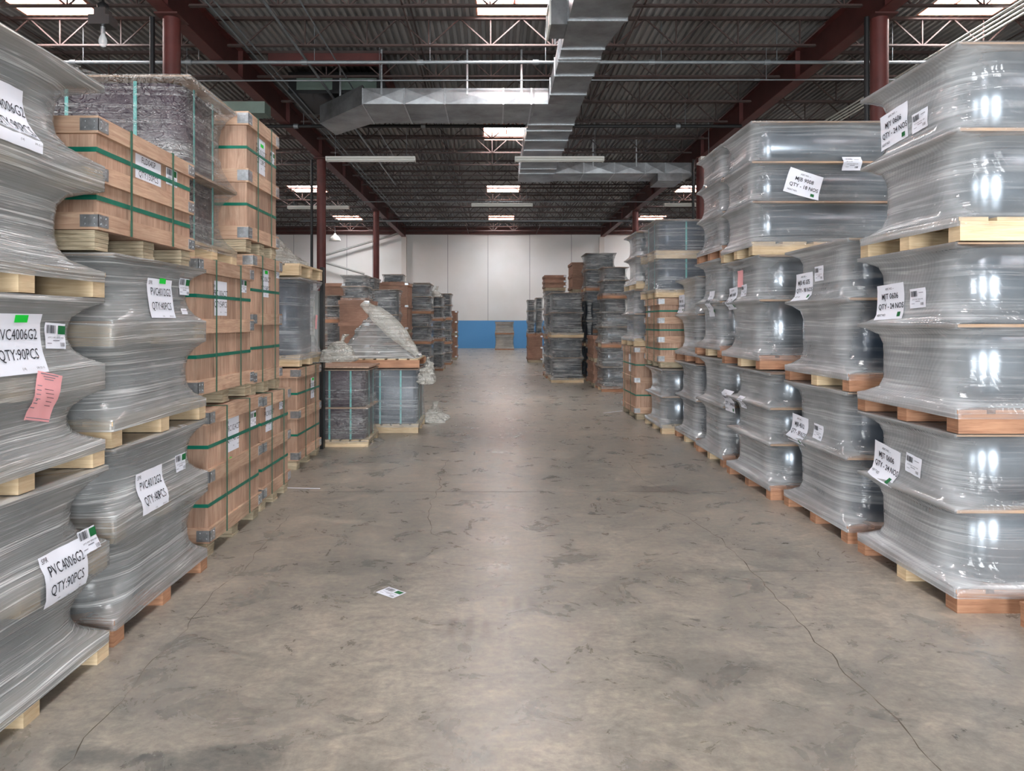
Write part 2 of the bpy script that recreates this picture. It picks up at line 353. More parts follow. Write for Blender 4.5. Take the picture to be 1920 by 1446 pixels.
# joists: top chord, bottom chord and web bars
NSEG = 20
def joist(x0, x1, y, fine):
    j = obj('joist', None, ceil); j.location = (x0, y, 0); Ls = x1-x0; zt, zb = ZD-.08, 7.09
    m = MB(); m.box(0, Ls, -.045, -.005, zt-.03, zt+.03); m.box(0, Ls, .005, .045, zt-.03, zt+.03); key = ('t', round(Ls, 2))
    def cached(key, fn, name):
        if key not in JC: JC[key] = fn()
        return obj(name, JC[key], j)
    def top(): return m.mesh('top_chord', 'joist_paint')
    def bot():
        q = MB(); q.box(.3, Ls-.3, -.045, -.006, zb-.006, zb); q.box(.3, Ls-.3, .006, .045, zb-.006, zb)
        q.box(.3, Ls-.3, -.012, -.006, zb, zb+.04); q.box(.3, Ls-.3, .006, .012, zb, zb+.04); return q.mesh('bottom_chord', 'joist_paint')
    cached(('t', round(Ls, 2)), top, 'top_chord'); cached(('b', round(Ls, 2)), bot, 'bottom_chord')
    n = NSEG; s_ = Ls/n
    bars = []
    for i in range(n):
        a, b = (i*s_, (i+1)*s_); bars.append(((a, zt), (b, zb)) if i % 2 == 0 else ((a, zb), (b, zt)))
        if i % 2 == 0 and i: bars.append(((b, zb), (b, zt)))
    if fine:
        for a, b in bars:
            kk = ('bar', round(b[0]-a[0], 3), round(b[1]-a[1], 3))
            if kk not in JC:
                q = MB(); q.bar((0, 0, a[1]), (b[0]-a[0], 0, b[1]), .024, .024); JC[kk] = q.mesh('web_bar', 'joist_paint')
            obj('web_bar', JC[kk], j, loc=(a[0], 0, 0))
    else:
        def web():
            q = MB()
            for a, b in bars: q.bar((a[0], 0, a[1]), (b[0], 0, b[1]), .024, .024)
            return q.mesh('web', 'joist_paint')
        cached(('w', round(Ls, 2)), web, 'web')
    return j
JC = {}
for k in range(-12, 18):
    y = 12.34 + 1.78*k
    for a, b in ((XW0+.1, XL), (XL, XR), (XR, XW1-.1)):
        joist(a, b, y, 0 <= k <= 3)
for x in (-13.5, -9.6, -1.6, 2.6, 10.9, 14.6):
    for z in (7.11, 7.6): box('bridging', 'joist_paint', ceil, x-.015, x+.015, YB, YF-.2, z-.004, z+.012)

def girder(x, lab):
    g = empty('steel_girder', (x, YB, 6.9), 0, lab, 'girder', 'red steel girders')
    n = YF-YB-.2
    box('bottom_flange', 'steel_red', g, -.13, .13, 0, n, 0, .022); box('top_flange', 'steel_red', g, -.13, .13, 0, n, .63, .652)
    box('web', 'steel_red_dark', g, -.008, .008, 0, n, .022, .63)
    y = .6
    while y < n: box('stiffener', 'steel_red', g, -.11, .11, y-.006, y+.006, .022, .63); y += 3.56
girder(XL, 'long dark red steel girder above the left columns'); girder(XR, 'long dark red steel girder above the right columns')
nm = ['nearest', 'middle', 'farthest']
for side, x in (('left', XL), ('right', XR)):
    for i in range(3):
        c = empty('steel_column', (x, 12.34+10.67*i, 0), 0, '%s round dark red steel column on the %s side of the aisle' % (nm[i], side), 'column', 'red steel columns')
        m = MB(); m.tube((0, 0, .02), (0, 0, 6.87), .145, 24); m.build('shaft', 'steel_red', c)
        box('base_plate', 'steel_red_dark', c, -.22, .22, -.22, .22, 0, .02); box('cap_plate', 'steel_red_dark', c, -.2, .2, -.24, .24, 6.87, 6.9)
        if i < 2:
            m = MB(); dx = -.28; m.tube((dx, -.12, 0), (dx, -.12, 6.85), .045, 8)
            m.build('rainwater_pipe', 'pipe_black', None, loc=(x, 12.34+10.67*i, 0), label='black vertical pipe beside the %s red column on the %s' % (nm[i], side), cat='pipe')

# ---------------------------------------------------------------- ducts
d = empty('air_duct', (0, 0, 6.45), 0, 'galvanised sheet metal air duct with left and right branches under the roof', 'duct')
def ds(name, poly, z0, z1, mat='galvanised', cross=True):
    m = MB(); n = len(poly); zc = 0
    # every face of a sheet metal section is cross-broken: four triangles meeting at a slightly sunk centre
    def face(ps):
        c = sum((Vector(p) for p in ps), Vector())/len(ps); nrm = (Vector(ps[1])-Vector(ps[0])).cross(Vector(ps[2])-Vector(ps[1])).normalized()
        vs = list(ps) + [c + nrm*.018]; k_ = len(ps); m.add(vs, [(i, (i+1) % k_, k_) for i in range(k_)])
    B = [(x, y, z0-6.45) for x, y in poly]; T = [(x, y, z1-6.45) for x, y in poly]
    face(B[::-1]); face(T)
    for i in range(n): face([B[i], B[(i+1) % n], T[(i+1) % n], T[i]])
    return m.build(name, mat, d)
def rect(x0, x1, y0, y1): return [(x0, y0), (x1, y0), (x1, y1), (x0, y1)]
zt = 6.80; zb = 6.45
seams = [5.6, 7.2, 8.8, 10.4, 11.4]
for a, b in zip(seams[:-1], seams[1:]): ds('duct_section', rect(1.19, 2.12, a, b), zb, zt)
ds('duct_section', [(1.19, 11.4), (2.12, 11.4), (1.94, 12.6), (1.19, 12.6)], zb, zt)
s2 = [12.6, 13.06, 13.95, 15.1, 15.77]
for a, b in zip(s2[:-1], s2[1:]): ds('duct_section', rect(1.19, 1.94, a, b), zb, zt)
ds('duct_section', rect(.9, 1.94, 15.77, 17.4), zb, zt)
s3 = [17.4, 17.96, 18.9, 20.0, 21.3, 22.4, 23.1]
for a, b in zip(s3[:-1], s3[1:]): ds('duct_section', rect(.82, 1.94, a, b), zb, zt)
ds('duct_section', rect(.82, 1.94, 23.1, 24.6), zb, zt)
b_ = [.9, .2, -1.1, -2.0, -2.92]
for a, b in zip(b_[:-1], b_[1:]): ds('branch_section', rect(b, a, 15.77, 17.3), zb, zt)
ds('branch_elbow', [(-2.92, 15.77), (-2.95, 17.3), (-4.1, 18.4), (-4.25, 17.3)], zb, zt+.08)
b_ = [1.94, 2.9, 3.9, 4.9, 5.55]
for a, b in zip(b_[:-1], b_[1:]): ds('branch_section', rect(a, b, 23.1, 24.4), zb, zt)
ds('branch_section', rect(5.55, 6.5, 23.1, 24.4), zb, zt); 
box('outlet_collar', 'galvanised', d, 5.3, 6.1, 23.05, 24.2, -.25, 0)
def flange(x0, x1, y): 
    m = MB(); m.box(x0-.02, x1+.02, y-.02, y+.02, -.02, 0); m.box(x0-.02, x0, y-.02, y+.02, 0, .35); m.box(x1, x1+.02, y-.02, y+.02, 0, .35); m.build('seam_flange', 'bracket_zinc', d)
for y in seams: flange(1.19, 2.12, y)
for y in s2[:-1]+[13.2]: flange(1.19, 1.94, y)
for y in s3: flange(.82, 1.94, y)
for x in (.2, -1.1, -2.0, -2.92, .82): box('seam_flange', 'bracket_zinc', d, x-.015, x+.015, 15.75, 17.3, -.015, .35)
for x in (2.9, 3.9, 4.9, 5.55): box('seam_flange', 'bracket_zinc', d, x-.015, x+.015, 23.08, 24.4, -.012, .35)
m = MB(); m.box(.92, 1.19, 11.6, 12.2, .02, .42); m.build('side_register', 'galvanised', d)
m = MB(); m.box(.89, .92, 11.55, 12.25, -.01, .02); m.box(.89, .92, 11.55, 12.25, .42, .45); m.box(.89, .92, 11.55, 11.58, .02, .42); m.box(.89, .92, 12.22, 12.25, .02, .42)
m.build('register_frame', 'white_enamel', d)
for x, y in ((-.6, 15.74), (-2.5, 15.74), (-3.6, 16.6), (.6, 15.74), (1.1, 12.9), (1.1, 9), (2.02, 9), (3.2, 23.04), (4.6, 23.04)):
    box('hanger_strap', 'bracket_zinc', d, x-.02, x+.02, y-.004, y+.004, .2, 1.2)

# ---------------------------------------------------------------- pipes, conduits, lamps
def pipe(name, a, b, r, mat, lab, cat='pipe', group=None, couplings=0):
    p = empty(name, a, 0, lab, cat, group); m = MB(); m.tube((0, 0, 0), Vector(b)-Vector(a), r, 10); m.build('run', mat, p)
    for i in range(couplings):
        t_ = (i+.5)/couplings; c = (Vector(b)-Vector(a))*t_; dd = (Vector(b)-Vector(a)).normalized(); m = MB(); m.tube(c-dd*.06, c+dd*.06, r*1.45, 10); m.build('coupling', 'pipe_grey', p)
        q = MB(); q.tube(c+dd*.2, c+dd*.2+Vector((0, 0, ZD-.05-c.z-a[2])), .008, 6); q.build('hanger_rod', 'pipe_grey', p)
    return p
pipe('sprinkler_pipe', (-12, 14.35, 6.855), (9, 14.35, 6.855), .036, 'pipe_grey', 'grey sprinkler pipe crossing the roof nearest the camera', couplings=9)
pipe('conduit', (-9, 15.5, 6.87), (12, 15.4, 6.87), .016, 'pipe_grey', 'thin pale conduit just beyond the nearest sprinkler pipe', 'conduit', couplings=5)
pipe('gas_pipe', (-7, 19.0, 6.85), (6.6, 19.0, 6.85), .045, 'pipe_black', 'thick black pipe crossing the roof beyond the left duct branch', couplings=4)
pipe('sprinkler_pipe', (-10, 36.6, 6.84), (9, 36.6, 6.84), .05, 'pipe_grey', 'grey sprinkler pipe crossing near the far wall', couplings=5)
pipe('conduit', (-6, 31, 6.87), (8, 31, 6.87), .02, 'pipe_grey', 'thin grey conduit crossing the roof halfway to the far wall', 'conduit', couplings=3)
for i, x in enumerate((-4.85, -4.72, -3.9, -3.3)):
    pipe('conduit', (x, 2, 7.0+.02*i), (x, 36 - 4*i, 7.0+.02*i), .028 if i == 2 else .016, 'pipe_grey', ['outer thin conduit running beside the left red girder', 'inner thin conduit running beside the left red girder',
         'thicker grey conduit running lengthwise right of the left girder', 'lengthwise conduit farthest right of the left girder'][i], 'conduit')
for i in range(4):
    pipe('roof_rod', (8.85+.13*i, 4, 7.0), (8.85+.13*i, 22, 7.0), .02, 'white_enamel', 'pale lengthwise rod under the upper right skylight, %s of four' % ['leftmost', 'second from left', 'third from left', 'rightmost'][i], 'rod', 'rods under the right skylight')
pipe('roof_rod', (-8.9, 4, 6.97), (-8.9, 24, 6.97), .02, 'white_enamel', 'white rod running lengthwise under the upper left skylight', 'rod')
def batten_light(x0, y, z, lab, ln=2.44):
    p = empty('strip_light', (x0+ln/2, y, z), 0, lab, 'ceiling light', 'unlit strip lights')
    m = MB(); m.box(-ln/2, ln/2, -.11, .11, .05, .1); m.box(-ln/2, -ln/2+.03, -.11, .11, -.02, .05); m.box(ln/2-.03, ln/2, -.11, .11, -.02, .05); m.box(-ln/2, ln/2, -.03, .03, .0, .05); m.build('housing', 'white_enamel', p)
    for s_ in (-.07, .07): m = MB(); m.tube((-ln/2+.03, s_, 0), (ln/2-.03, s_, 0), .018, 8); m.build('lamp_tube', 'white_enamel', p)
    for s_ in (-ln*.4, ln*.4): m = MB(); m.tube((s_, 0, .1), (s_, 0, 7.085-z), .006, 5); m.build('hanger_rod', 'pipe_grey', p)
batten_light(X(612, 19.46), 19.46, 6.03, 'unlit white strip light beside the middle left column')
batten_light(X(965, 19.46), 19.46, 6.03, 'unlit white strip light hanging below the main duct')
batten_light(X(1312, 19.46), 19.46, 6.03, 'unlit white strip light at the right beside the tall wrapped stack')
batten_light(X(884, 28.36), 28.36, 6.25, 'far strip light in front of the third centre skylight')
batten_light(X(540, 28.36), 28.36, 6.15, 'far strip light left of the middle left column')
batten_light(X(1245, 28.36), 28.36, 6.25, 'far strip light right of the duct end')
# the hanging bulb in the upper left
p = empty('hanging_lamp', (X(193, 8.78), 8.78, 5.0), 0, 'black lamp holder with a large clear bulb at upper left', 'lamp')
m = MB(); m.lathe([(.001, 0), (.03, .01), (.047, .045), (.05, .08), (.042, .12), (.026, .15), (.022, .18)], n=20); m.build('bulb', 'bulb_glass', p)
m = MB(); m.lathe([(.028, .17), (.028, .25)], n=14); m.build('socket', 'bracket_zinc', p)
m = MB(); m.tube((0, 0, .05), (0, 0, .1), .008, 8); m.tube((0, 0, .1), (0, 0, .17), .004, 6); m.build('arc_tube', 'white_enamel', p)
m = MB(); m.box(-.13, .13, -.1, .1, .25, .37); m.box(-.07, .07, -.08, .08, .37, .46); m.build('ballast_housing', 'black_plastic', p)
m = MB(); m.lathe([(.06, .46), (.07, .52), (.02, .56), (.012, .6)], n=14); m.tube((0, 0, .55), (0, 0, 2.085), .012, 6); m.build('stem', 'black_plastic', p)
p = empty('hanging_lamp', (X(628, 40.82), 40.82, 6.3), 0, 'far white bowl lamp hanging near the far wall at left', 'lamp')
m = MB(); m.lathe([(.33, 0), (.3, .12), (.2, .25), (.08, .34), (.06, .42)], n=18); m.build('reflector', 'white_enamel', p); m = MB(); m.tube((0, 0, .4), (0, 0, .785), .02); m.build('stem', 'pipe_grey', p)
# roof mounted unit and box in the upper left of the centre bay
p = empty('unit_heater', (-3.7, 16.6, 6.95), 0, 'dark framed roof opening with pale louvre panels left of the duct', 'roof vent')
box('housing', 'black_plastic', p, -1.2, 1.1, .3, 2.0, .1, .6)
for i in range(2): box('louvre_panel', 'green_grey', p, -1.0+1.05*i, -.15+1.05*i, .28, .3, .18, .5)
box('frame_channel', 'steel_red', p, -1.3, 1.2, -.9, -.8, .35, .6)
box('frame_channel', 'steel_red', p, 1.1, 1.2, -.8, 2.0, .35, .6)
box('wall_box', 'green_grey', None, -.56, .56, -.2, .2, 0, .24, loc=(X(452, 14.9), 14.9, Z(217, 14.9)), label='grey green box hung under the roof behind the tall crates', cat='box')
bpy.data.objects['wall_box'].name = 'roof_box'

# ---------------------------------------------------------------- wrapped loads and crates
def prof_inset(z, fls, d, p):
    for a, b in fls:
        if a <= z <= b:
            t_ = (z-a)/(b-a); return d * (1 - abs(2*t_-1)**p)
    return 0
class Surf:                                      # the film surface of one load, in the load's own coordinates
    def __init__(s, a, b, fls, d, p, rc, kf=.45, amp=.008, seed=0): s.a, s.b, s.fls, s.d, s.p, s.rc, s.kf, s.amp, s.seed = a, b, fls, d, p, rc, kf, amp, seed
    def dims(s, z):
        i = prof_inset(z, s.fls, s.d, s.p); return s.a - i*s.kf, s.b - i*s.kf, .02 + i*s.rc, i
    def nz(s, x, y, z, i): return (noise.noise(Vector((x*2.1+s.seed, y*2.1, z*4.5))) * s.amp * 1.5 + noise.noise(Vector((x*7+s.seed, y*7, z*16))) * s.amp*.5) * min(1, .3 + i*8)
    def pt(s, face, u, z, off=0):
        a, b, r, i = s.dims(z)
        if face == 'px': return Vector((a + s.nz(a, u, z, i) + off, u, z))
        if face == 'nx': return Vector((-a - s.nz(-a, -u, z, i) - off, -u, z))
        return Vector((u, -b - s.nz(u, -b, z, i) - off, z))
    def ring(s, z, nf, nc):
        a, b, r, i = s.dims(z); r = min(r, a*.6, b*.6); out = []
        cs = [((a-r, b-r), 0), ((-a+r, b-r), 90), ((-a+r, -b+r), 180), ((a-r, -b+r), 270)]
        for q in range(4):
            (cx, cy), a0 = cs[q]
            for k_ in range(nc+1):
                an = math.radians(a0 + 90*k_/nc); out.append((cx + r*math.cos(an), cy + r*math.sin(an), math.cos(an), math.sin(an)))
            (nx_, ny_), a1 = cs[(q+1) % 4]; an = math.radians(a0+90); e = out[-1]; st = (nx_ + r*math.cos(an), ny_ + r*math.sin(an))
            for k_ in range(1, nf):
                t_ = k_/nf; out.append((e[0]*(1-t_)+st[0]*t_, e[1]*(1-t_)+st[1]*t_, math.cos(an), math.sin(an)))
        return [(x + nx*s.nz(x, y, z, i), y + ny*s.nz(x, y, z, i), z) for x, y, nx, ny in out]
def textmesh(body, size, bold=0):
    c = bpy.data.curves.new('lettering', 'FONT'); c.body = body; c.size = size; c.align_x = 'CENTER'; c.align_y = 'CENTER'; c.offset = bold; c.resolution_u = 2
    o = bpy.data.objects.new('tmp', c); COL.objects.link(o)
    dg = bpy.context.evaluated_depsgraph_get(); me = bpy.data.meshes.new_from_object(o.evaluated_get(dg)); bpy.data.objects.remove(o); bpy.data.curves.remove(c); return me
TC = {}
def put_label(root, S, face, cu, cz, w_, h_, rot, items, mat='paper_white', label=None, off=.006, name='paper_label'):
    ca, sa = math.cos(rot), math.sin(rot)
    tk = .0035 if off > .004 else .0007
    def mp(x, y, o_): return S.pt(face, cu + x*ca - y*sa, cz + x*sa + y*ca, o_)
    m = MB(); n = 6; vs = [mp(w_*(i/n-.5), h_*(j/n-.5), off + (.002*math.sin(i*2.1+j) if off > .004 else 0)) for j in range(n+1) for i in range(n+1)]
    m.add(vs, [(j*(n+1)+i, j*(n+1)+i+1, (j+1)*(n+1)+i+1, (j+1)*(n+1)+i) for j in range(n) for i in range(n)], True)
    lb = m.build(name, mat, root, label=label)
    ink = MB(); groups = {}
    for it in items:
        if it[0] == 't':
            _, body, x, y, sz, bold, xs_ = it; key = (body, sz, bold)
            if key not in TC: TC[key] = textmesh(body, sz, bold)
            me = TC[key]; vs = [mp(x + v.co.x*xs_, y + v.co.y, off+tk) for v in me.vertices]
            q_ = MB(); q_.add(vs, [tuple(p_.vertices) for p_ in me.polygons]); q_.build('lettering', 'ink', lb)
        else:
            _, mt, x0, x1, y0, y1 = it
            nx_ = max(1, int((x1-x0)/.05)); vs = []; fs = []
            for i in range(nx_):
                xa, xb = x0+(x1-x0)*i/nx_, x0+(x1-x0)*(i+1)/nx_; k_ = len(vs); vs += [mp(xa, y0, off+tk*.9), mp(xb, y0, off+tk*.9), mp(xb, y1, off+tk*.9), mp(xa, y1, off+tk*.9)]; fs.append((k_, k_+1, k_+2, k_+3))
            groups.setdefault(mt, MB()).add(vs, fs)
    for mt, g in groups.items(): g.build({'ink': 'barcode', 'ink_soft': 'small_print'}.get(mt, 'sticker'), mt, lb)
    return lb
def bars(x0, x1, y0, y1, n=14, seed=1):
    rr = random.Random(seed); out = []; x = x0
    while x < x1: wd = rr.choice([.002, .003, .005]); out.append(('r', 'ink', x, min(x+wd, x1), y0, y1)); x += wd + rr.choice([.002, .003, .004])
    return out
def lab_left(code, qty, green=True):              # landscape sheet: SPR / code / quantity
    it = [('t', 'SPR', -.12, .085, .03, 0, .9), ('t', code, 0, .035, .062, 0, .78), ('t', qty, 0, -.045, .062, 0, .78), ('t', 'SPR 02-15', .1, -.1, .012, 0, 1), ('t', '(14)', 0, -.1, .014, 0, 1)]
    if green: it.append(('r', 'sticker_green', -.02, .06, .085, .115))
    return it
def lab_right(code, qty):
    return [('t', 'ASIC NO. --', 0, .085, .02, .0002, 1), ('t', code, 0, .035, .052, .0006, .92), ('t', qty, .01, -.03, .05, .0006, .92), ('t', 'HEAT NO.', -.09, -.085, .022, .0002, 1), ('r', 'sticker_dark_green', .09, .125, -.1, -.07)]
def lab_bar(green=True):
    it = bars(-.065, 0, .01, .045, seed=3) + [('t', 'A.P.FC SORT SERIES 4000', 0, -.008, .010, 0, 1), ('r', 'ink_soft', -.02, .025, -.022, -.018), ('r', 'ink_soft', -.06, -.03, -.034, -.031)] + bars(.03, .06, -.045, -.028, seed=4)
    if green: it.append(('r', 'sticker_dark_green', .015, .065, .008, .045))
    else: it.append(('r', 'ink_soft', .015, .06, .03, .034))
    return it
LINES = [('r', 'ink_soft', -.07, .05, .09, .094), ('r', 'ink_soft', -.05, .03, .08, .083), ('r', 'ink_soft', -.04, .02, .07, .073)] + \
        [('r', 'ink_soft', -.08, -.05, .04-.018*i, .043-.018*i) for i in range(6)] + [('r', 'ink', -.03+.01*i, .03+.006*i, .03-.016*i, .032-.016*i) for i in range(5)] + [('r', 'ink_soft', -.08, .08, -.09, -.087), ('r', 'ink_soft', -.08, .08, -.1, -.098)]

def pallet(root, a, b, h, mat='pallet_pine', skid=False, n=3, over=0.0):
    sw = .1
    if skid: n_ = n; sw = .13
    else: n_ = n
    for i in range(n_):
        yc = -b + sw/2 + (2*b-sw)*i/(n_-1)
        if skid:
            m = MB(); k_ = 5; th = (h-.001)/k_; rr = random.Random(i)
            for q in range(k_): e = rr.uniform(0, .006); m.box(-a+.01+e, a-.002-e, yc-sw/2+e, yc+sw/2-e, q*th, (q+1)*th-.0015)
            m.build('skid', 'skid_ply', root)
        else:
            mt = mat if i != 1 or mat == 'pallet_pine' else R.choice(['pallet_red', 'pallet_pine'])
            box('stringer', mt, root, -a+.005, a-.005, yc-sw/2, yc+sw/2, 0, h-.022)
    if not skid:
        nb = 6; wd = 2*a*.8/nb
        for i in range(nb):
            xc = -a + wd/2 + (2*a-wd)*i/(nb-1); box('deck_board', mat, root, xc-wd/2, xc+wd/2, -b, b, h-.022, h)

def heap(name, cx, cy, z0, rx, ry, h, apex, label, cat, mat='film_bunched', seed=0, n=72, m_=30, pw=1.2, amp=.05, parent=None):
    m = MB(); vs = []
    for j in range(m_+1):
        t_ = j/m_; rr = (1-t_)**pw
        for i in range(n):
            an = 2*math.pi*i/n; sq = 1/max(abs(math.cos(an)), abs(math.sin(an)))**.75
            p_ = Vector((math.cos(an)*rx*sq*rr + apex[0]*t_, math.sin(an)*ry*sq*rr + apex[1]*t_, h*t_))
            k_ = noise.noise(p_*4 + Vector((seed, 0, 0)))*amp + noise.noise(p_*11 + Vector((seed, 0, 0)))*amp*.8 + abs(noise.noise(p_*24 + Vector((seed, 0, 0))))*amp*.5
            p_ += Vector((math.cos(an), math.sin(an), .3))*k_*(1 if j else .3); p_.z = max(0, p_.z); vs.append(p_)
    m.add(vs, [(j*n+i, j*n+(i+1) % n, (j+1)*n+(i+1) % n, (j+1)*n+i) for j in range(m_) for i in range(n)], True)
    if parent: return m.build(name, mat, parent)
    return m.build(name, mat, None, loc=(cx, cy, z0), label=label, cat=cat)
def wrapped(x0, x1, y0, y1, z0, z1, label, mids=(.5,), d=.16, p=3.0, rc=1.1, film_='film_streaky', goods='goods_grey', ph=.13, pmat='pallet_pine', cat='wrapped pallet', group=None,
            rz=0, kf=.45, fine=True, boards=True, topper=True, grc=.06, low=0.05, amp=.008, skid=False, gx=None, strap=None, board_h=.02, tb=.02):
    xc, yc = (x0+x1)/2, (y0+y1)/2; a, b, H = (x1-x0)/2, (y1-y0)/2, z1-z0-.005
    root = empty('wrapped_pallet', (xc, yc, z0), rz, label, cat, group)
    if ph: pallet(root, a, b, ph, pmat, skid)
    zf = max(0, ph-low); base = ph
    cuts = [ph] + [ph + (H-ph)*t_ for t_ in mids] + [H]; bt = board_h
    fls = [(c0 + (bt/2 if i_ else 0), c1 - (bt/2 if i_ < len(cuts)-2 else tb)) for i_, (c0, c1) in enumerate(zip(cuts[:-1], cuts[1:]))]
    S = Surf(a+.004, b+.004, fls, d, p, rc, kf, amp, R.uniform(0, 50)); S.root = root; S.xc, S.yc, S.z0 = xc, yc, z0
    # goods: one block per tier, with rounded corners
    di = d*kf + .02
    for i, (f0, f1) in enumerate(fls):
        m = MB(); g0 = f0 + .001; g1 = min(f1, H-.016) - .001; ga, gb = a-di-.005, b-di-.005; r = max(grc, .02 + d*rc*.9)
        G_ = Surf(ga, gb, [(0, 9)], 0, 2, 0, 0, 0); nc = 5
        rings = []
        for z in (g0, g0+.012, g1-.012, g1):
            rr = []; e = .012 if z in (g0, g1) else 0
            for (cx, cy), a0 in [((ga-r, gb-r), 0), ((-ga+r, gb-r), 90), ((-ga+r, -gb+r), 180), ((ga-r, -gb+r), 270)]:
                for k_ in range(nc+1): an = math.radians(a0+90*k_/nc); rr.append((cx+(r-e)*math.cos(an), cy+(r-e)*math.sin(an), z))
            rings.append(rr)
        n = len(rings[0]); m.add([v for q in rings for v in q], [(k_*n+j, k_*n+(j+1) % n, (k_+1)*n+(j+1) % n, (k_+1)*n+j) for k_ in range(3) for j in range(n)] , True)
        m.add(rings[-1], [tuple(range(n))]); m.build('goods_tier', goods, root)
        if boards and i < len(fls)-1:
            if bt > .06:                               # a second pallet layer inside the wrap
                for yy in (-b+.07, 0, b-.07): box('spacer_block', 'pallet_pine', root, -a+.008, a-.008, yy-.06, yy+.06, f1+.002, f1+bt-.02)
                box('divider_board', 'divider_board', root, -a+.008, a-.008, -b+.008, b-.008, f1+bt-.018, f1+bt-.002)
            else: box('divider_board', 'divider_board', root, -a+.006, a-.006, -b+.006, b-.006, f1+.001, f1+bt-.001)
    box('top_board', 'divider_board', root, -a+.006, a-.006, -b+.006, b-.006, H-.014, H-.003)
    # film
    zs = [zf]; nz = 9 if fine else 5
    for f0, f1 in fls:
        zs.append(f0)
        for k_ in range(1, nz): t_ = k_/nz; t_ = .5 - .5*math.cos(math.pi*t_); zs.append(f0 + (f1-f0)*t_)
        zs.append(f1)
    zs.append(H); nf, nc = (14, 5) if fine else (4, 3)
    m = MB(); rings = [S.ring(z, nf, nc) for z in zs]; n = len(rings[0])
    m.add([v for q in rings for v in q], [(k_*n+j, k_*n+(j+1) % n, (k_+1)*n+(j+1) % n, (k_+1)*n+j) for k_ in range(len(rings)-1) for j in range(n)], True)
    if topper:
        tp = rings[-1]; ins = [(x*.86, y*.86, z+.002) for x, y, z in tp]; c = [(x*.4, y*.4, z+.001) for x, y, z in tp]
        m.add(tp + ins + c, [(j, (j+1) % n, n+(j+1) % n, n+j) for j in range(n)] + [(n+j, n+(j+1) % n, 2*n+(j+1) % n, 2*n+j) for j in range(n)] + [tuple(range(2*n, 3*n))], True)
    m.build('stretch_film', film_, root)
    if strap:
        for sx in (-.4, .35):
            m = MB(); m.box(a*sx-.012, a*sx+.012, -b+di-.02, -b+di-.015, ph, H-.02); m.build('strap', strap, root)
        for sy in (-.4, .35):
            m = MB(); e = (a-di+.018); m.box(e-.002, e, b*sy-.012, b*sy+.012, ph, H-.02); m.box(-e, -e+.002, b*sy-.012, b*sy+.012, ph, H-.02); m.build('strap', strap, root)
    return root, S
def wl(S, px, py, w_, h_, rot, items, face='px', X0=None, **kw):
    """put a label where the aisle face (plane x = X0) or the camera face meets the given sight line"""
    if face in ('px', 'nx'):
        D = X0*F/(px-VX); u = (D - S.yc) * (1 if face == 'px' else -1); z = Z(py, D) - S.z0
    else:
        D = S.yc - S.b + .05; u = X(px, D) - S.xc; z = Z(py, D) - S.z0
    return put_label(S.root, S, face, u, z, w_, h_, rot, items, **kw)

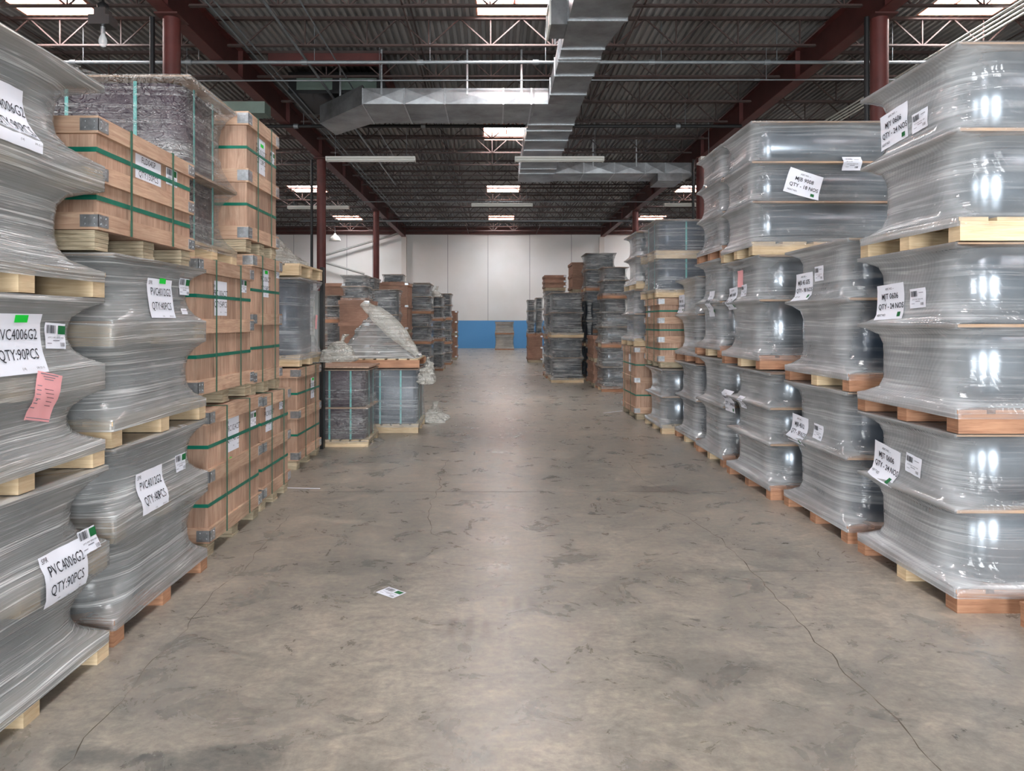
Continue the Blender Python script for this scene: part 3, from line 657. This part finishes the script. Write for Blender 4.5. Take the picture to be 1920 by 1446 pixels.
class Flat:
    def __init__(s, root, a, b, xc, yc, z0): s.root, s.a, s.b, s.xc, s.yc, s.z0 = root, a, b, xc, yc, z0
    def pt(s, face, u, z, off=0):
        if face == 'px': return Vector((s.a+off, u, z))
        if face == 'nx': return Vector((-s.a-off, -u, z))
        return Vector((u, -s.b-off, z))
def crate(x0, x1, y0, y1, z0, z1, label, bands=3, bh=.1, sh=.1, hs=2, vs=2, cat='crate', group=None, rz=0, mp_='plywood_panel', mb='plywood_batten', side=1, detail=True, ends=True):
    xc, yc = (x0+x1)/2, (y0+y1)/2; a, b, H = (x1-x0)/2, (y1-y0)/2, z1-z0; root = empty('wooden_crate', (xc, yc, z0), rz, label, cat, group)
    pallet(root, a-.02, b-.01, sh, skid=True)
    e = .022; pa, pb = a-e, b-e; z = sh
    bz = [sh + (H-sh-bh)*i/(bands-1) for i in range(bands)]
    box('bottom_panel', mp_, root, -pa+.02, pa-.02, -pb+.02, pb-.02, sh, sh+.015)
    for i in range(bands):
        q0, q1 = bz[i], bz[i]+bh
        box('batten', mb, root, pa, a, -b, b, q0, q1); box('batten', mb, root, -a, -pa, -b, b, q0, q1)
        box('batten', mb, root, -pa, pa, -b, -pb, q0, q1); box('batten', mb, root, -pa, pa, pb, b, q0, q1)
    for i in range(bands-1):
        q0, q1 = (sh if i == 0 else bz[i]+bh/2+.0005), (H-.016 if i == bands-2 else bz[i+1]+bh/2-.0005); t_ = .015
        # the long faces are two sheets with a butt joint, the ends one sheet
        for sx in (1, -1):
            if detail:
                for w0, w1 in ((-pb, -pb*.42), (-pb*.42+.004, pb*.38), (pb*.38+.004, pb)): box('panel', mp_, root, sx*(pa-t_), sx*pa, w0, w1, q0, q1)
            else: box('panel', mp_, root, sx*(pa-t_), sx*pa, -pb, pb, q0, q1)
        box('panel', mp_, root, -pa+t_, pa-t_, -pb, -pb+t_, q0, q1); box('panel', mp_, root, -pa+t_, pa-t_, pb-t_, pb, q0, q1)
    box('lid', mp_, root, -pa, pa, -pb, pb, H-.015, H)
    if detail or True:
        for i in range(bands):
            for sy in (-1, 1):
                m = MB(); q0, q1 = bz[i]+.012, bz[i]+bh-.012; f = .09; g = .0025; X_ = side*a; sx = side
                m.box(X_, X_+sx*g, sy*b+sy*g, sy*(b-f), q0, q1); m.box(X_+sx*g, X_-sx*f, sy*b, sy*(b+g), q0, q1)
                if detail:
                    for u in (.25, .75):
                        for v in (.25, .75): m.tube((X_, sy*(b-f*u), q0+(q1-q0)*v), (X_+sx*(g+.003), sy*(b-f*u), q0+(q1-q0)*v), .005, 6)
                        for v in (.25, .75): m.tube((X_-sx*f*u, sy*b, q0+(q1-q0)*v), (X_-sx*f*u, sy*(b+g+.003), q0+(q1-q0)*v), .005, 6)
                m.build('corner_bracket', 'bracket_zinc', root)
    for i in range(hs):
        zz = (bz[i]+bh + bz[i+1])/2 if i < bands-1 else H*.5
        m = MB(); g = .003; t_ = .012; q0, q1 = zz-t_, zz+t_
        m.box(pa, pa+g, -pb-g, pb+g, q0, q1); m.box(-pa-g, -pa, -pb-g, pb+g, q0, q1); m.box(-pa, pa, -pb-g, -pb, q0, q1); m.box(-pa, pa, pb, pb+g, q0, q1)
        m.build('strap', 'strap_green', root)
    for i in range(vs):
        yy = -b + 2*b*(.28+.44*i/max(1, vs-1)); m = MB(); g = .003; t_ = .009
        m.box(a+g, a+2*g, yy-t_, yy+t_, sh, H+g); m.box(-a-2*g, -a-g, yy-t_, yy+t_, sh, H+g); m.box(-a-2*g, a+2*g, yy-t_, yy+t_, H+g, H+2*g)
        m.build('strap', 'strap_dull', root, label='dull grey green vertical strap')
    return root, Flat(root, a-e, b-e, xc, yc, z0)

# ================================================================ LEFT ROW
# nearest stack
W = dict(d=.17, p=2.7, rc=1.7, kf=.22, board_h=.12, amp=.006)
r, S = wrapped(-2.95, -1.85, 2.28, 3.42, 0, .92, 'grey streaky wrapped pallet on the floor, nearest at the left edge', mids=(.47,), ph=.12, group='grey wrapped pallets, left row', **W)
wl(S, 88, 1072, .30, .21, .0, lab_left('PVC4006G2', 'QTY:90PCS', False), X0=-1.93)
wl(S, 138, 1012, .13, .1, .0, lab_bar(), X0=-1.93)
r, S = wrapped(-2.95, -1.87, 2.28, 3.42, .92, 1.72, 'grey wrapped pallet with a pink sheet, second up in the nearest left stack', mids=(.45,), ph=.12, group='grey wrapped pallets, left row', **W)
wl(S, 14, 645, .30, .24, .0, lab_left('PVC4006G2', 'QTY:90PCS', True), X0=-1.93)
wl(S, 88, 630, .14, .11, -.05, lab_bar(), X0=-1.93)
wl(S, 62, 745, .17, .2, -.2, LINES, X0=-1.92, mat='paper_pink', label='pink printed delivery sheet')
r, S = wrapped(-2.95, -1.87, 2.28, 3.42, 1.72, 2.74, 'grey wrapped pallet with flared lip on top of the nearest left stack', mids=(.5,), ph=.12, group='grey wrapped pallets, left row', **{**W, 'd': .3, 'rc': 1.6, 'kf': .27, 'tb': .03})
wl(S, 8, 213, .26, .26, .0, lab_left('PVC4006G2', 'QTY:90PCS', False), X0=-1.93)
# second stack
W = dict(d=.15, p=3, rc=1.7, kf=.22, board_h=.13, amp=.006)
r, S = wrapped(-3.0, -1.87, 3.5, 4.64, 0, .98, 'grey wrapped pallet on the floor in the second left stack', mids=(.52,), ph=.13, pmat='pallet_red', group='grey wrapped pallets, left row', **W)
wl(S, 262, 917, .30, .22, .0, lab_left('PVC4012G2', 'QTY:40PCS', False), X0=-1.95); wl(S, 321, 867, .13, .1, .0, lab_bar(), X0=-1.95)
r, S = wrapped(-3.0, -1.88, 3.5, 4.64, .98, 1.95, 'grey wrapped pallet carrying a crate in the second left stack', mids=(.52,), ph=.13, group='grey wrapped pallets, left row', **W)
wl(S, 285, 560, .30, .22, .0, lab_left('PVC4012G2', 'QTY:40PCS', True), X0=-1.95); wl(S, 331, 538, .13, .1, .0, lab_bar(), X0=-1.95); wl(S, 328, 584, .08, .035, 0, [('r', 'ink_soft', -.03, .03, .003, .006)], X0=-1.95)
r, S = crate(-3.1, -1.95, 3.5, 4.62, 1.96, 2.62, 'reddish crate with zinc corners atop the second left stack', bh=.085, sh=.1)
wl(S, 279, 320, .3, .135, 0, [('t', 'FLD04SP', 0, .04, .05, 0, .9), ('t', 'QTY:150PCS', 0, -.04, .05, 0, .85)], X0=-1.97, off=.001); wl(S, 322, 333, .15, .1, 0, lab_bar(), X0=-1.97, off=.0015)
# third stack: two crates and a crinkled load
r, S = crate(-3.1, -1.93, 4.82, 5.9, 0, 1.0, 'crate on the floor with a green dot sticker, third left stack', bh=.1, sh=.1)
wl(S, 438, 810, .22, .27, 0, lab_left('PRC1024CST', 'QTY:40PCS', False), X0=-1.95, off=.0015); wl(S, 475, 785, .13, .12, 0, lab_bar(), X0=-1.95, off=.0015); wl(S, 432, 861, .05, .03, 0, [], X0=-1.95, off=.003, mat='sticker_green', name='sticker')
r, S = crate(-3.15, -1.98, 4.75, 5.85, 1.01, 2.04, 'pale crate with a white sheet, middle of the third left stack', bh=.1, sh=.1)
wl(S, 414, 560, .24, .25, 0, lab_left('PRC1006CST', 'QTY:54PCS', False), X0=-2.0, off=.0015); wl(S, 457, 537, .13, .1, 0, lab_bar(), X0=-2.0, off=.0015)
r, S = wrapped(-3.35, -2.08, 4.85, 5.75, 2.05, 3.3, 'sparkling crinkled wrapped load of dark goods atop the third left stack', mids=(.42,), d=.2, p=2.6, kf=.4, rc=.6, film_='film_crinkled', goods='goods_purple', ph=.12, strap='strap_teal', group='grey wrapped pallets, left row')
heap('film_tail', -3.0, 5.0, 3.3, .28, .2, .12, (.05, 0), 'tuft of clear film lying on top of the sparkling wrapped load', 'plastic film', 'film_crinkled', 40, n=40, m_=12, amp=.06)
# fourth stack of crates
r, S = crate(-3.1, -1.95, 6.0, 6.8, 0, .98, 'crate on the floor in the fourth left stack', sh=.1)
wl(S, 505, 782, .2, .24, 0, lab_left('PRC1012CST', 'QTY:28PCS', False), X0=-1.97, off=.0015); wl(S, 527, 756, .11, .11, 0, lab_bar(), X0=-1.97, off=.0015)
r, S = crate(-3.1, -2.0, 5.9, 6.7, .99, 2.17, 'tall pale crate, middle of the fourth left stack', bh=.1, sh=.1)
wl(S, 498, 532, .17, .24, 0, lab_left('PRC1006CST', 'QTY:54PCS', True), X0=-2.02, off=.0015); wl(S, 521, 512, .1, .1, 0, lab_bar(), X0=-2.02, off=.0015)
r, S = crate(-3.1, -2.0, 5.78, 6.6, 2.18, 3.32, 'tall brown crate topping the fourth left stack beside the crinkled load', bh=.11, sh=.1)
wl(S, 490, 295, .2, .3, 0, lab_left('PRC1012CST', 'QTY:28PCS', True), X0=-2.02, off=.0015); wl(S, 511, 297, .1, .12, 0, lab_bar(), X0=-2.02, off=.0015)
# fifth stack
r, S = crate(-3.3, -2.12, 7.7, 8.7, 0, 1.1, 'crate under a glassy wrapped load, fifth left stack', bh=.1, sh=.1)
wl(S, 586, 727, .16, .24, 0, lab_left('PRC1012CST', 'QTY:28PCS', True), X0=-2.14, off=.0015)
r, S = wrapped(-3.3, -2.12, 7.75, 8.75, 1.12, 2.1, 'glassy wrapped load of slate boxes with a pink tag', mids=(), d=.14, p=2.6, film_='film_clear', goods='goods_blue', ph=.12)
wl(S, 592, 604, .09, .17, -.1, [], X0=-2.18, mat='paper_pink')
pr = empty('wooden_pallet', (-2.72, 8.25, 2.115), 0, 'pale wooden pallet carrying slumped film, fifth left stack', 'pallet'); pallet(pr, .6, .52, .13)
heap('slumped_film', -2.75, 8.25, 2.25, .55, .46, .85, (-.3, 0), 'tall cone of clear film slumped on the pallet beside the middle column', 'plastic film', 'film_bunched', 3)
heap('bunched_film', -1.92, 8.72, 1.12, .2, .2, .35, (.1, 0), 'crumpled film bunched beside the glassy wrapped load', 'plastic film', 'film_bunched', 9, amp=.12)
p = empty('electrical_cabinet', (-2.43, 9.02, 0), 0, 'pale grey metal cabinet with a black post behind the glassy wrapped load', 'cabinet')
box('body', 'grey_box', p, -.3, .22, -.12, .12, .001, 2.0); box('door', 'white_enamel', p, -.26, .18, -.135, -.121, 1.1, 1.95); box('vent', 'black_plastic', p, .04, .14, -.142, -.136, 1.2, 1.45)
box('post', 'black_plastic', p, .23, .27, -.05, .05, .001, 2.3); box('handle', 'bracket_zinc', p, .1, .13, -.15, -.136, 1.55, 1.7)
# sixth and seventh: the purple and the black loads, a pallet with a film pyramid
r, S = wrapped(-2.35, -1.62, 9.15, 9.95, 0, 1.0, 'purple goods under sparkling film on the floor, left', mids=(.45,), d=.07, p=3, film_='film_crinkled', goods='goods_purple', ph=.09, strap='strap_teal')
box('cover_board', 'plywood_panel', None, -.38, .38, -.42, .42, 0, .02, loc=(-1.99, 9.55, 1.014), label='thin plywood sheet covering the purple wrapped goods', cat='board')
r, S = wrapped(-1.9, -1.1, 10.3, 11.3, 0, .93, 'black goods in tight clear film on a slatted pallet', mids=(), d=.03, p=3, film_='film_clear', goods='goods_dark', ph=.13, strap='strap_teal')
r, S = wrapped(-3.0, -2.0, 10.5, 11.4, 0, .93, 'dark wrapped load hidden behind the purple goods', mids=(), d=.05, p=3, film_='film_clear', goods='goods_dark', ph=.13, fine=False)
pr = empty('wooden_pallet', (-1.72, 10.75, .95), 0, 'reddish wooden pallet laid across the black goods', 'pallet')
box('side_board', 'pallet_red', pr, -.62, .64, -.52, -.47, 0, .11); box('side_board', 'pallet_red', pr, -.62, .64, .47, .52, 0, .11)
for i in range(8): box('deck_board', 'pallet_pine', pr, -.62+.16*i, -.5+.16*i, -.52, .52, .111, .128)
heap('film_pyramid', -1.72, 10.75, 1.08, .62, .5, .78, (-.12, 0), 'grey film pyramid slumped over goods on the reddish pallet', 'plastic film', 'film_streaky', 5, amp=.06)
m = MB(); P0 = Vector((-1.9, 10.2, 1.88)); P1 = Vector((-1.1, 10.18, 1.14)); vs = []
for i in range(25):
    t_ = i/24; c = P0.lerp(P1, t_) + Vector((0, 0, .05*math.sin(t_*3.1))); wd = .045 + .09*math.sin(math.pi*min(1, t_*1.0))
    for j in range(5): vs.append(c + Vector((.6, 0, .8))*(j/4-.5)*2*wd + Vector((0, -.05*math.sin(j*1.6), 0)) + Vector((noise.noise(c*9+Vector((j, 0, 0)))*.02, 0, noise.noise(c*12+Vector((0, j, 0)))*.02)))
m.add(vs, [(i*5+j, i*5+j+1, (i+1)*5+j+1, (i+1)*5+j) for i in range(24) for j in range(4)], True)
m.build('film_fold', 'film_bunched', None, label='cream folded strip of film lying down the right slope of the pyramid', cat='plastic film')
heap('bunched_film', -2.95, 11.0, .93, .5, .4, .5, (-.1, 0), 'beige crumpled film heap left of the pyramid', 'plastic film', 'film_bunched', 12, amp=.1)
heap('bunched_film', -1.0, 10.7, .7, .1, .35, .4, (.0, 0), 'crumpled film fringe at the right end of the reddish pallet', 'plastic film', 'film_bunched', 15, amp=.09)
heap('film_scrap', -1.0, 11.6, 0, .22, .3, .3, (.05, 0), 'cream film scrap on the floor behind the black goods', 'plastic film', 'film_bunched', 18, amp=.1)
heap('film_scrap', -1.58, 9.35, 0, .09, .35, .06, (.0, 0), 'flat scrap of clear film on the floor beside the purple goods', 'plastic film', 'film_crinkled', 20, amp=.05)

# far left group
FW = dict(film_='film_far', goods='goods_dark', fine=False, pmat='pallet_red', group='far wrapped pallets, left side')
def stackw(px0, px1, D, dep, levels, labs, mids=(.5,), **kw):
    k2 = dict(FW); k2.update(kw); z = 0
    for (zt_, lb) in zip(levels, labs):
        wrapped(X(px0, D), X(px1, D), D, D+dep, z, zt_, lb, mids=mids, d=.1, p=3, ph=.12, **k2); z = zt_+.002
def crs(px0, px1, D, dep, z0, z1, lab, **kw): return crate(X(px0, D), X(px1, D), D, D+dep, z0, z1, lab, detail=False, hs=0, vs=0, mp_='far_crate', mb='far_crate', bh=.08, group='far crates', **kw)
crs(634, 692, 14.0, 1.1, 0, 1.0, 'dim crate behind the beige film heap, lower')
crs(634, 692, 14.0, 1.1, 1.0, Z(563, 14), 'dark brown crate just left of the pyramid tip')
wrapped(X(644, 14.4), X(691, 14.4), 14.1, 14.9, Z(563, 14)+.002, Z(515, 14.1), 'two tier wrapped load on the dark brown crate left', mids=(.5,), d=.08, **{k: v for k, v in FW.items()}, ph=.05)
stackw(604, 634, 15.4, 1, [Z(605, 15.4), Z(553, 15.4)], ['dark wrapped load low behind the middle left column', 'dark wrapped load high behind the middle left column'])
crs(606, 648, 17.2, 1.1, 0, 1.3, 'lower far crate behind the middle left column'); crs(606, 648, 17.2, 1.1, 1.3, Z(531, 17.2), 'upper far crate behind the middle left column')
stackw(694, 745, 17.0, 1.0, [1.05, Z(542, 17)], ['wrapped load behind the pyramid, lower', 'two tier wrapped load right of the pyramid tip'])
stackw(686, 703, 18.6, 1.0, [1.2, Z(520, 18.6)], ['narrow wrapped load under the farthest left column', 'narrow wrapped load above it beside the farthest left column'])
crs(706, 765, 20.2, 1.2, 0, 1.3, 'lower of two far crates right of the farthest left column'); crs(706, 765, 20.2, 1.2, 1.3, Z(530, 20.2), 'upper of two far crates right of the farthest left column', ends=True)
wrapped(X(716, 20.6), X(756, 20.6), 20.6, 21.3, Z(530, 20.2)+.01, Z(514, 20.6), 'small wrapped load lying on the far crate', mids=(), d=.05, ph=.04, **FW)
stackw(748, 808, 21.5, 1.1, [Z(645, 21.5), Z(588, 21.5), Z(532, 21.5)], ['wide wrapped load on the floor, far left group', 'wide wrapped load in the middle, far left group', 'two tier wrapped load with a white tag, top of far left group'])
stackw(775, 806, 23.0, 1.0, [1.3, 2.1, Z(530, 23)], ['lower wrapped load of the far stack behind the tagged one', 'middle wrapped load of the far stack behind the tagged one', 'top wrapped load peeking over the tagged one'])
stackw(808, 831, 23.6, 1.2, [Z(640, 23.6), Z(602, 23.6), Z(556, 23.6)], ['lowest of the narrow stack with a film topknot', 'middle of the narrow stack with a film topknot', 'top wrapped load of the narrow stack under the film topknot'], film_='film_far')
heap('film_topknot', X(819, 23.8), 24, Z(556, 23.6)-.0, .14, .2, .35, (0, 0), 'knot of film standing on the narrow far left stack', 'plastic film', 'film_bunched', 30, amp=.1, n=16, m_=8)
stackw(826, 846, 27.0, 1.2, [Z(645, 27), Z(600, 27), Z(550, 27)], ['lowest of the wrapped stack before the last far crate', 'middle of the wrapped stack before the last far crate', 'top of the wrapped stack before the last far crate'], film_='film_far')
crs(838, 857, 30.5, 1.1, 0, 1.05, 'lower crate at the far end of the left side'); crs(838, 857, 30.5, 1.1, 1.05, Z(583, 30.5), 'upper crate at the far end of the left side')

# ================================================================ RIGHT ROW
GR = 'silvery wrapped pallets, right row'
W = dict(d=.24, p=6.5, rc=.95, kf=.24, film_='film_smooth', goods='goods_silver', group=GR, amp=.005)
def rl(S, px, py, X0, code, qty, rot=0, bar=(62, 0), w_=.31):
    wl(S, px, py, w_, .23, rot, lab_right(code, qty), face='nx', X0=X0)
    if bar: wl(S, px+bar[0], py+bar[1], .16, .12, rot, lab_bar(False), face='nx', X0=X0)
r, S = wrapped(2.54, 3.75, 3.91, 4.98, 0, .99, 'silvery two tier wrapped pallet on the floor, nearest right', pmat='pallet_red', **W); rl(S, 1683, 868, 2.66, 'MJT 0606', 'QTY - 24 NOS', -.12, (52, 4))
r, S = wrapped(2.54, 3.75, 3.9, 4.98, .99, 2.05, 'silvery wrapped pallet, middle of the nearest right stack', pmat='pallet_red', **W); rl(S, 1690, 566, 2.66, 'MJT 0606', 'QTY - 24 NOS', .04, (52, -7))
r, S = wrapped(2.55, 3.75, 3.9, 4.96, 2.05, 3.15, 'silvery wrapped pallet topping the nearest right stack', **W); rl(S, 1694, 238, 2.66, 'MJY 0606', 'QTY - 24 NOS', .08, (50, -12))
pr = empty('wooden_pallet', (3.4, 3.15, 0), 0, 'end of a red wooden pallet at the lower right edge', 'pallet'); pallet(pr, .63, .6, .13, 'pallet_red')
W2 = dict(W); W2.update(goods='goods_blue')
r, S = wrapped(2.55, 3.7, 5.14, 6.27, 0, 1.1, 'silvery wrapped pallet on the floor, second right stack', pmat='pallet_red', mids=(.5,), **W2); rl(S, 1516, 805, 2.67, 'MJB 4512', 'QTY - 98 NOS', -.05, (35, 5))
r, S = wrapped(2.56, 3.7, 5.14, 6.27, 1.1, 2.22, 'wrapped pallet topping the second right stack, slate goods showing', pmat='pallet_red', mids=(.55,), **W2); rl(S, 1522, 538, 2.67, 'MJB 45 075', 'QTY - 98 NOS', .02, (28, -25))
r, S = wrapped(2.48, 3.6, 6.4, 7.6, 0, 1.15, 'three tier wrapped pallet on the floor, third right stack', pmat='pallet_red', mids=(.36, .68), **W); rl(S, 1378, 752, 2.58, 'MJB 4512', 'QTY - 24 NOS', 0, (28, 2))
r, S = wrapped(2.48, 3.6, 6.66, 7.76, 1.16, 2.24, 'wrapped pallet with a pink note, middle of the third right stack', pmat='pallet_red', mids=(.55,), **W); rl(S, 1385, 560, 2.58, 'MJB 0450', 'QTY - 73 NOS', .05, (20, -15), .25)
wl(S, 1398, 523, .16, .17, 0, [], face='nx', X0=2.58, mat='paper_pink')
W3 = dict(W); W3.update(d=.17, p=5)
r, S = wrapped(2.48, 4.2, 6.85, 7.8, 2.25, 3.55, 'wide three tier wrapped pallet atop the third right stack, torn film', mids=(.33, .66), **W3)
wl(S, 1505, 346, .34, .24, -.3, lab_right('MJB 9008', 'QTY - 18 NOS'), face='ny'); wl(S, 1594, 308, .18, .13, 0, lab_bar(False), face='ny')
r, S = wrapped(2.52, 3.6, 7.85, 8.9, 0, 1.2, 'wrapped pallet on the floor, fourth right stack', mids=(.5,), pmat='pallet_red', **W)
r, S = wrapped(2.52, 3.6, 7.95, 8.95, 1.21, 2.33, 'wrapped pallet in the middle, fourth right stack', mids=(.5,), pmat='pallet_red', **W); wl(S, 1345, 570, .2, .3, 0, lab_right('MJB 4520', 'QTY - 73'), face='nx', X0=2.63)
r, S = wrapped(2.56, 3.6, 8.0, 9.0, 2.34, 3.62, 'tall wrapped pallet topping the fourth right stack', mids=(.33, .66), pmat='pallet_red', **W3)
r, S = wrapped(2.56, 3.6, 9.04, 10.1, 0, 1.07, 'wrapped pallet on the floor, fifth right stack', mids=(.5,), pmat='pallet_red', **W2)
r, S = wrapped(2.58, 3.6, 9.04, 10.15, 1.08, 2.2, 'wrapped pallet topping the fifth right stack', mids=(.5,), pmat='pallet_red', **W2); wl(S, 1284, 570, .3, .25, 0, lab_right('MJB 1412', 'QTY - 98 NOS'), face='nx', X0=2.67)
r, S = wrapped(2.4, 3.5, 10.2, 11.35, 0, .93, 'wrapped pallet under a crate, sixth right stack', mids=(.5,), **W)
r, S = crate(2.4, 3.4, 10.4, 11.4, .94, 1.96, 'crate in the middle of the sixth right stack', side=-1, bands=4, hs=3, sh=.08); wl(S, 1217, 580, .16, .24, 0, lab_left('PRC1012', 'QTY:28', False), face='nx', X0=2.42, off=.0015)
r, S = wrapped(2.36, 3.9, 10.4, 11.5, 1.97, 3.12, 'wide wrapped load of slate goods topping the sixth right stack', mids=(.5,), d=.12, p=2.6, film_='film_clear', goods='goods_blue', ph=.12, board_h=.13, group=GR, strap='strap_teal')
r, S = crate(2.31, 3.3, 11.7, 12.9, 0, 1.2, 'tall narrow crate on the floor, seventh right stack', side=-1, bands=3); wl(S, 1181, 680, .2, .3, 0, lab_left('PRC1012', 'QTY:28', False), face='nx', X0=2.33, off=.0015)
r, S = wrapped(2.3, 3.3, 11.7, 12.9, 1.21, 2.15, 'wrapped load on the crate, seventh right stack', mids=(.5,), **W)
r, S = wrapped(2.35, 3.3, 11.8, 12.9, 2.16, 3.12, 'wrapped load topping the seventh right stack against the wall', mids=(.5,), **W)
# far right groups
FW['group'] = 'far wrapped pallets, right side'; FW['film_'] = 'film_far'
def stackr(*a, **k): stackw(*a, **k)
stackr(1128, 1185, 16.4, 1.1, [Z(652, 16.4), Z(584, 16.4)], ['wrapped load on a red pallet before the tall right crate', 'wrapped load above it with purple goods'], goods='goods_silver')
stackr(1130, 1180, 17.6, 1.0, [1.2, 2.2, Z(500, 17.6)], ['lowest wrapped load behind the purple one', 'middle wrapped load behind the purple one', 'upper wrapped load behind the purple one'])
stackr(1033, 1095, 18.9, 1.2, [Z(633, 18.9), Z(548, 18.9)], ['lower wrapped load standing out in the aisle at right', 'upper wrapped load standing out in the aisle at right'], film_='film_far', pmat='pallet_pine')
stackr(1023, 1078, 20.4, 1.2, [Z(635, 20.4), Z(552, 20.4)], ['lower wrapped load behind the aisle stack', 'upper wrapped load behind the aisle stack'], film_='film_far')
stackr(1099, 1112, 19.4, 1.0, [Z(650, 19.4), Z(562, 19.4)], ['black wrapped load right of the aisle stack, lower', 'black wrapped load right of the aisle stack, upper'], goods='goods_dark')
crs(1112, 1128, 17.56, 1.2, 0, .62, 'lowest small crate beside the purple load'); crs(1112, 1128, 17.56, 1.2, .62, Z(630, 17.56), 'upper small crate beside the purple load')
stackr(1098, 1156, 20.6, 1.1, [1.3, Z(545, 20.6), Z(474, 20.6)], ['lowest load of the tall far right stack', 'middle load of the tall far right stack', 'crinkled top load of the tall far right stack'], film_='film_far')
crs(1072, 1100, 22.4, 1.2, 0, 1.3, 'lowest crate of the far right crate pile'); crs(1072, 1100, 22.4, 1.2, 1.3, 2.55, 'middle crate of the far right crate pile'); crs(1072, 1100, 22.4, 1.2, 2.55, Z(492, 22.4), 'top crate of the far right crate pile')
stackr(1022, 1060, 24.5, 1.2, [1.35, Z(545, 24.5)], ['wrapped load under the far right brown crate, lower', 'wrapped load under the far right brown crate, upper'])
crs(1021, 1062, 24.5, 1.2, Z(545, 24.5)+.003, Z(516, 24.5), 'brown crate on top of the far aisle stack')
crs(989, 1018, 28.4, 1.2, 0, Z(629, 28.4), 'brown crate nearest the far wall, right side')
wrapped(X(989, 28.4), X(1004, 28.4), 28.4, 29.5, Z(629, 28.4)+.002, Z(562, 28.4), 'three tier dark load on the brown crate near the far wall', mids=(.33, .66), d=.06, ph=.1, **FW)
wrapped(X(1005, 28.4), X(1018, 28.4), 28.4, 29.5, Z(629, 28.4)+.002, Z(558, 28.4), 'slim wrapped load on the brown crate near the far wall', mids=(.33, .66), d=.06, ph=.1, **{**FW, 'film_': 'film_far'})
stackr(928, 964, 41.6, 1.2, [Z(627, 41.6), Z(603, 41.6)], ['lower wrapped pallet against the blue wall', 'upper wrapped pallet against the blue wall'], mids=(), film_='film_bunched', goods='goods_silver')

# ---------------------------------------------------------------- litter
lx, ly = G(733, 1112)
class FlatFloor:
    def pt(s, face, u, z, off=0): return Vector((u, z, off))
lr = empty('fallen_label', (lx, ly, 0), math.radians(-38), 'fallen white shipping label with a green patch on the floor', 'label')
S = FlatFloor(); put_label(lr, S, 'px', 0, 0, .15, .11, 0, lab_bar(), off=.003, name='sheet')
m = MB(); a, b = Vector((*G(508, 915), .004)), Vector((*G(600, 917), .004)); m.bar(a, b, .014, .002); m.build('strap_offcut', 'paper_white', None, label='thin white strap offcut on the floor by the left crates', cat='strap')
m = MB(); a, b = Vector((*G(1132, 775), .004)), Vector((*G(1166, 771), .004)); m.bar(a, b, .03, .002); m.build('strap_offcut', 'paper_white', None, label='thin white strap offcut on the floor before the right crate', cat='strap')
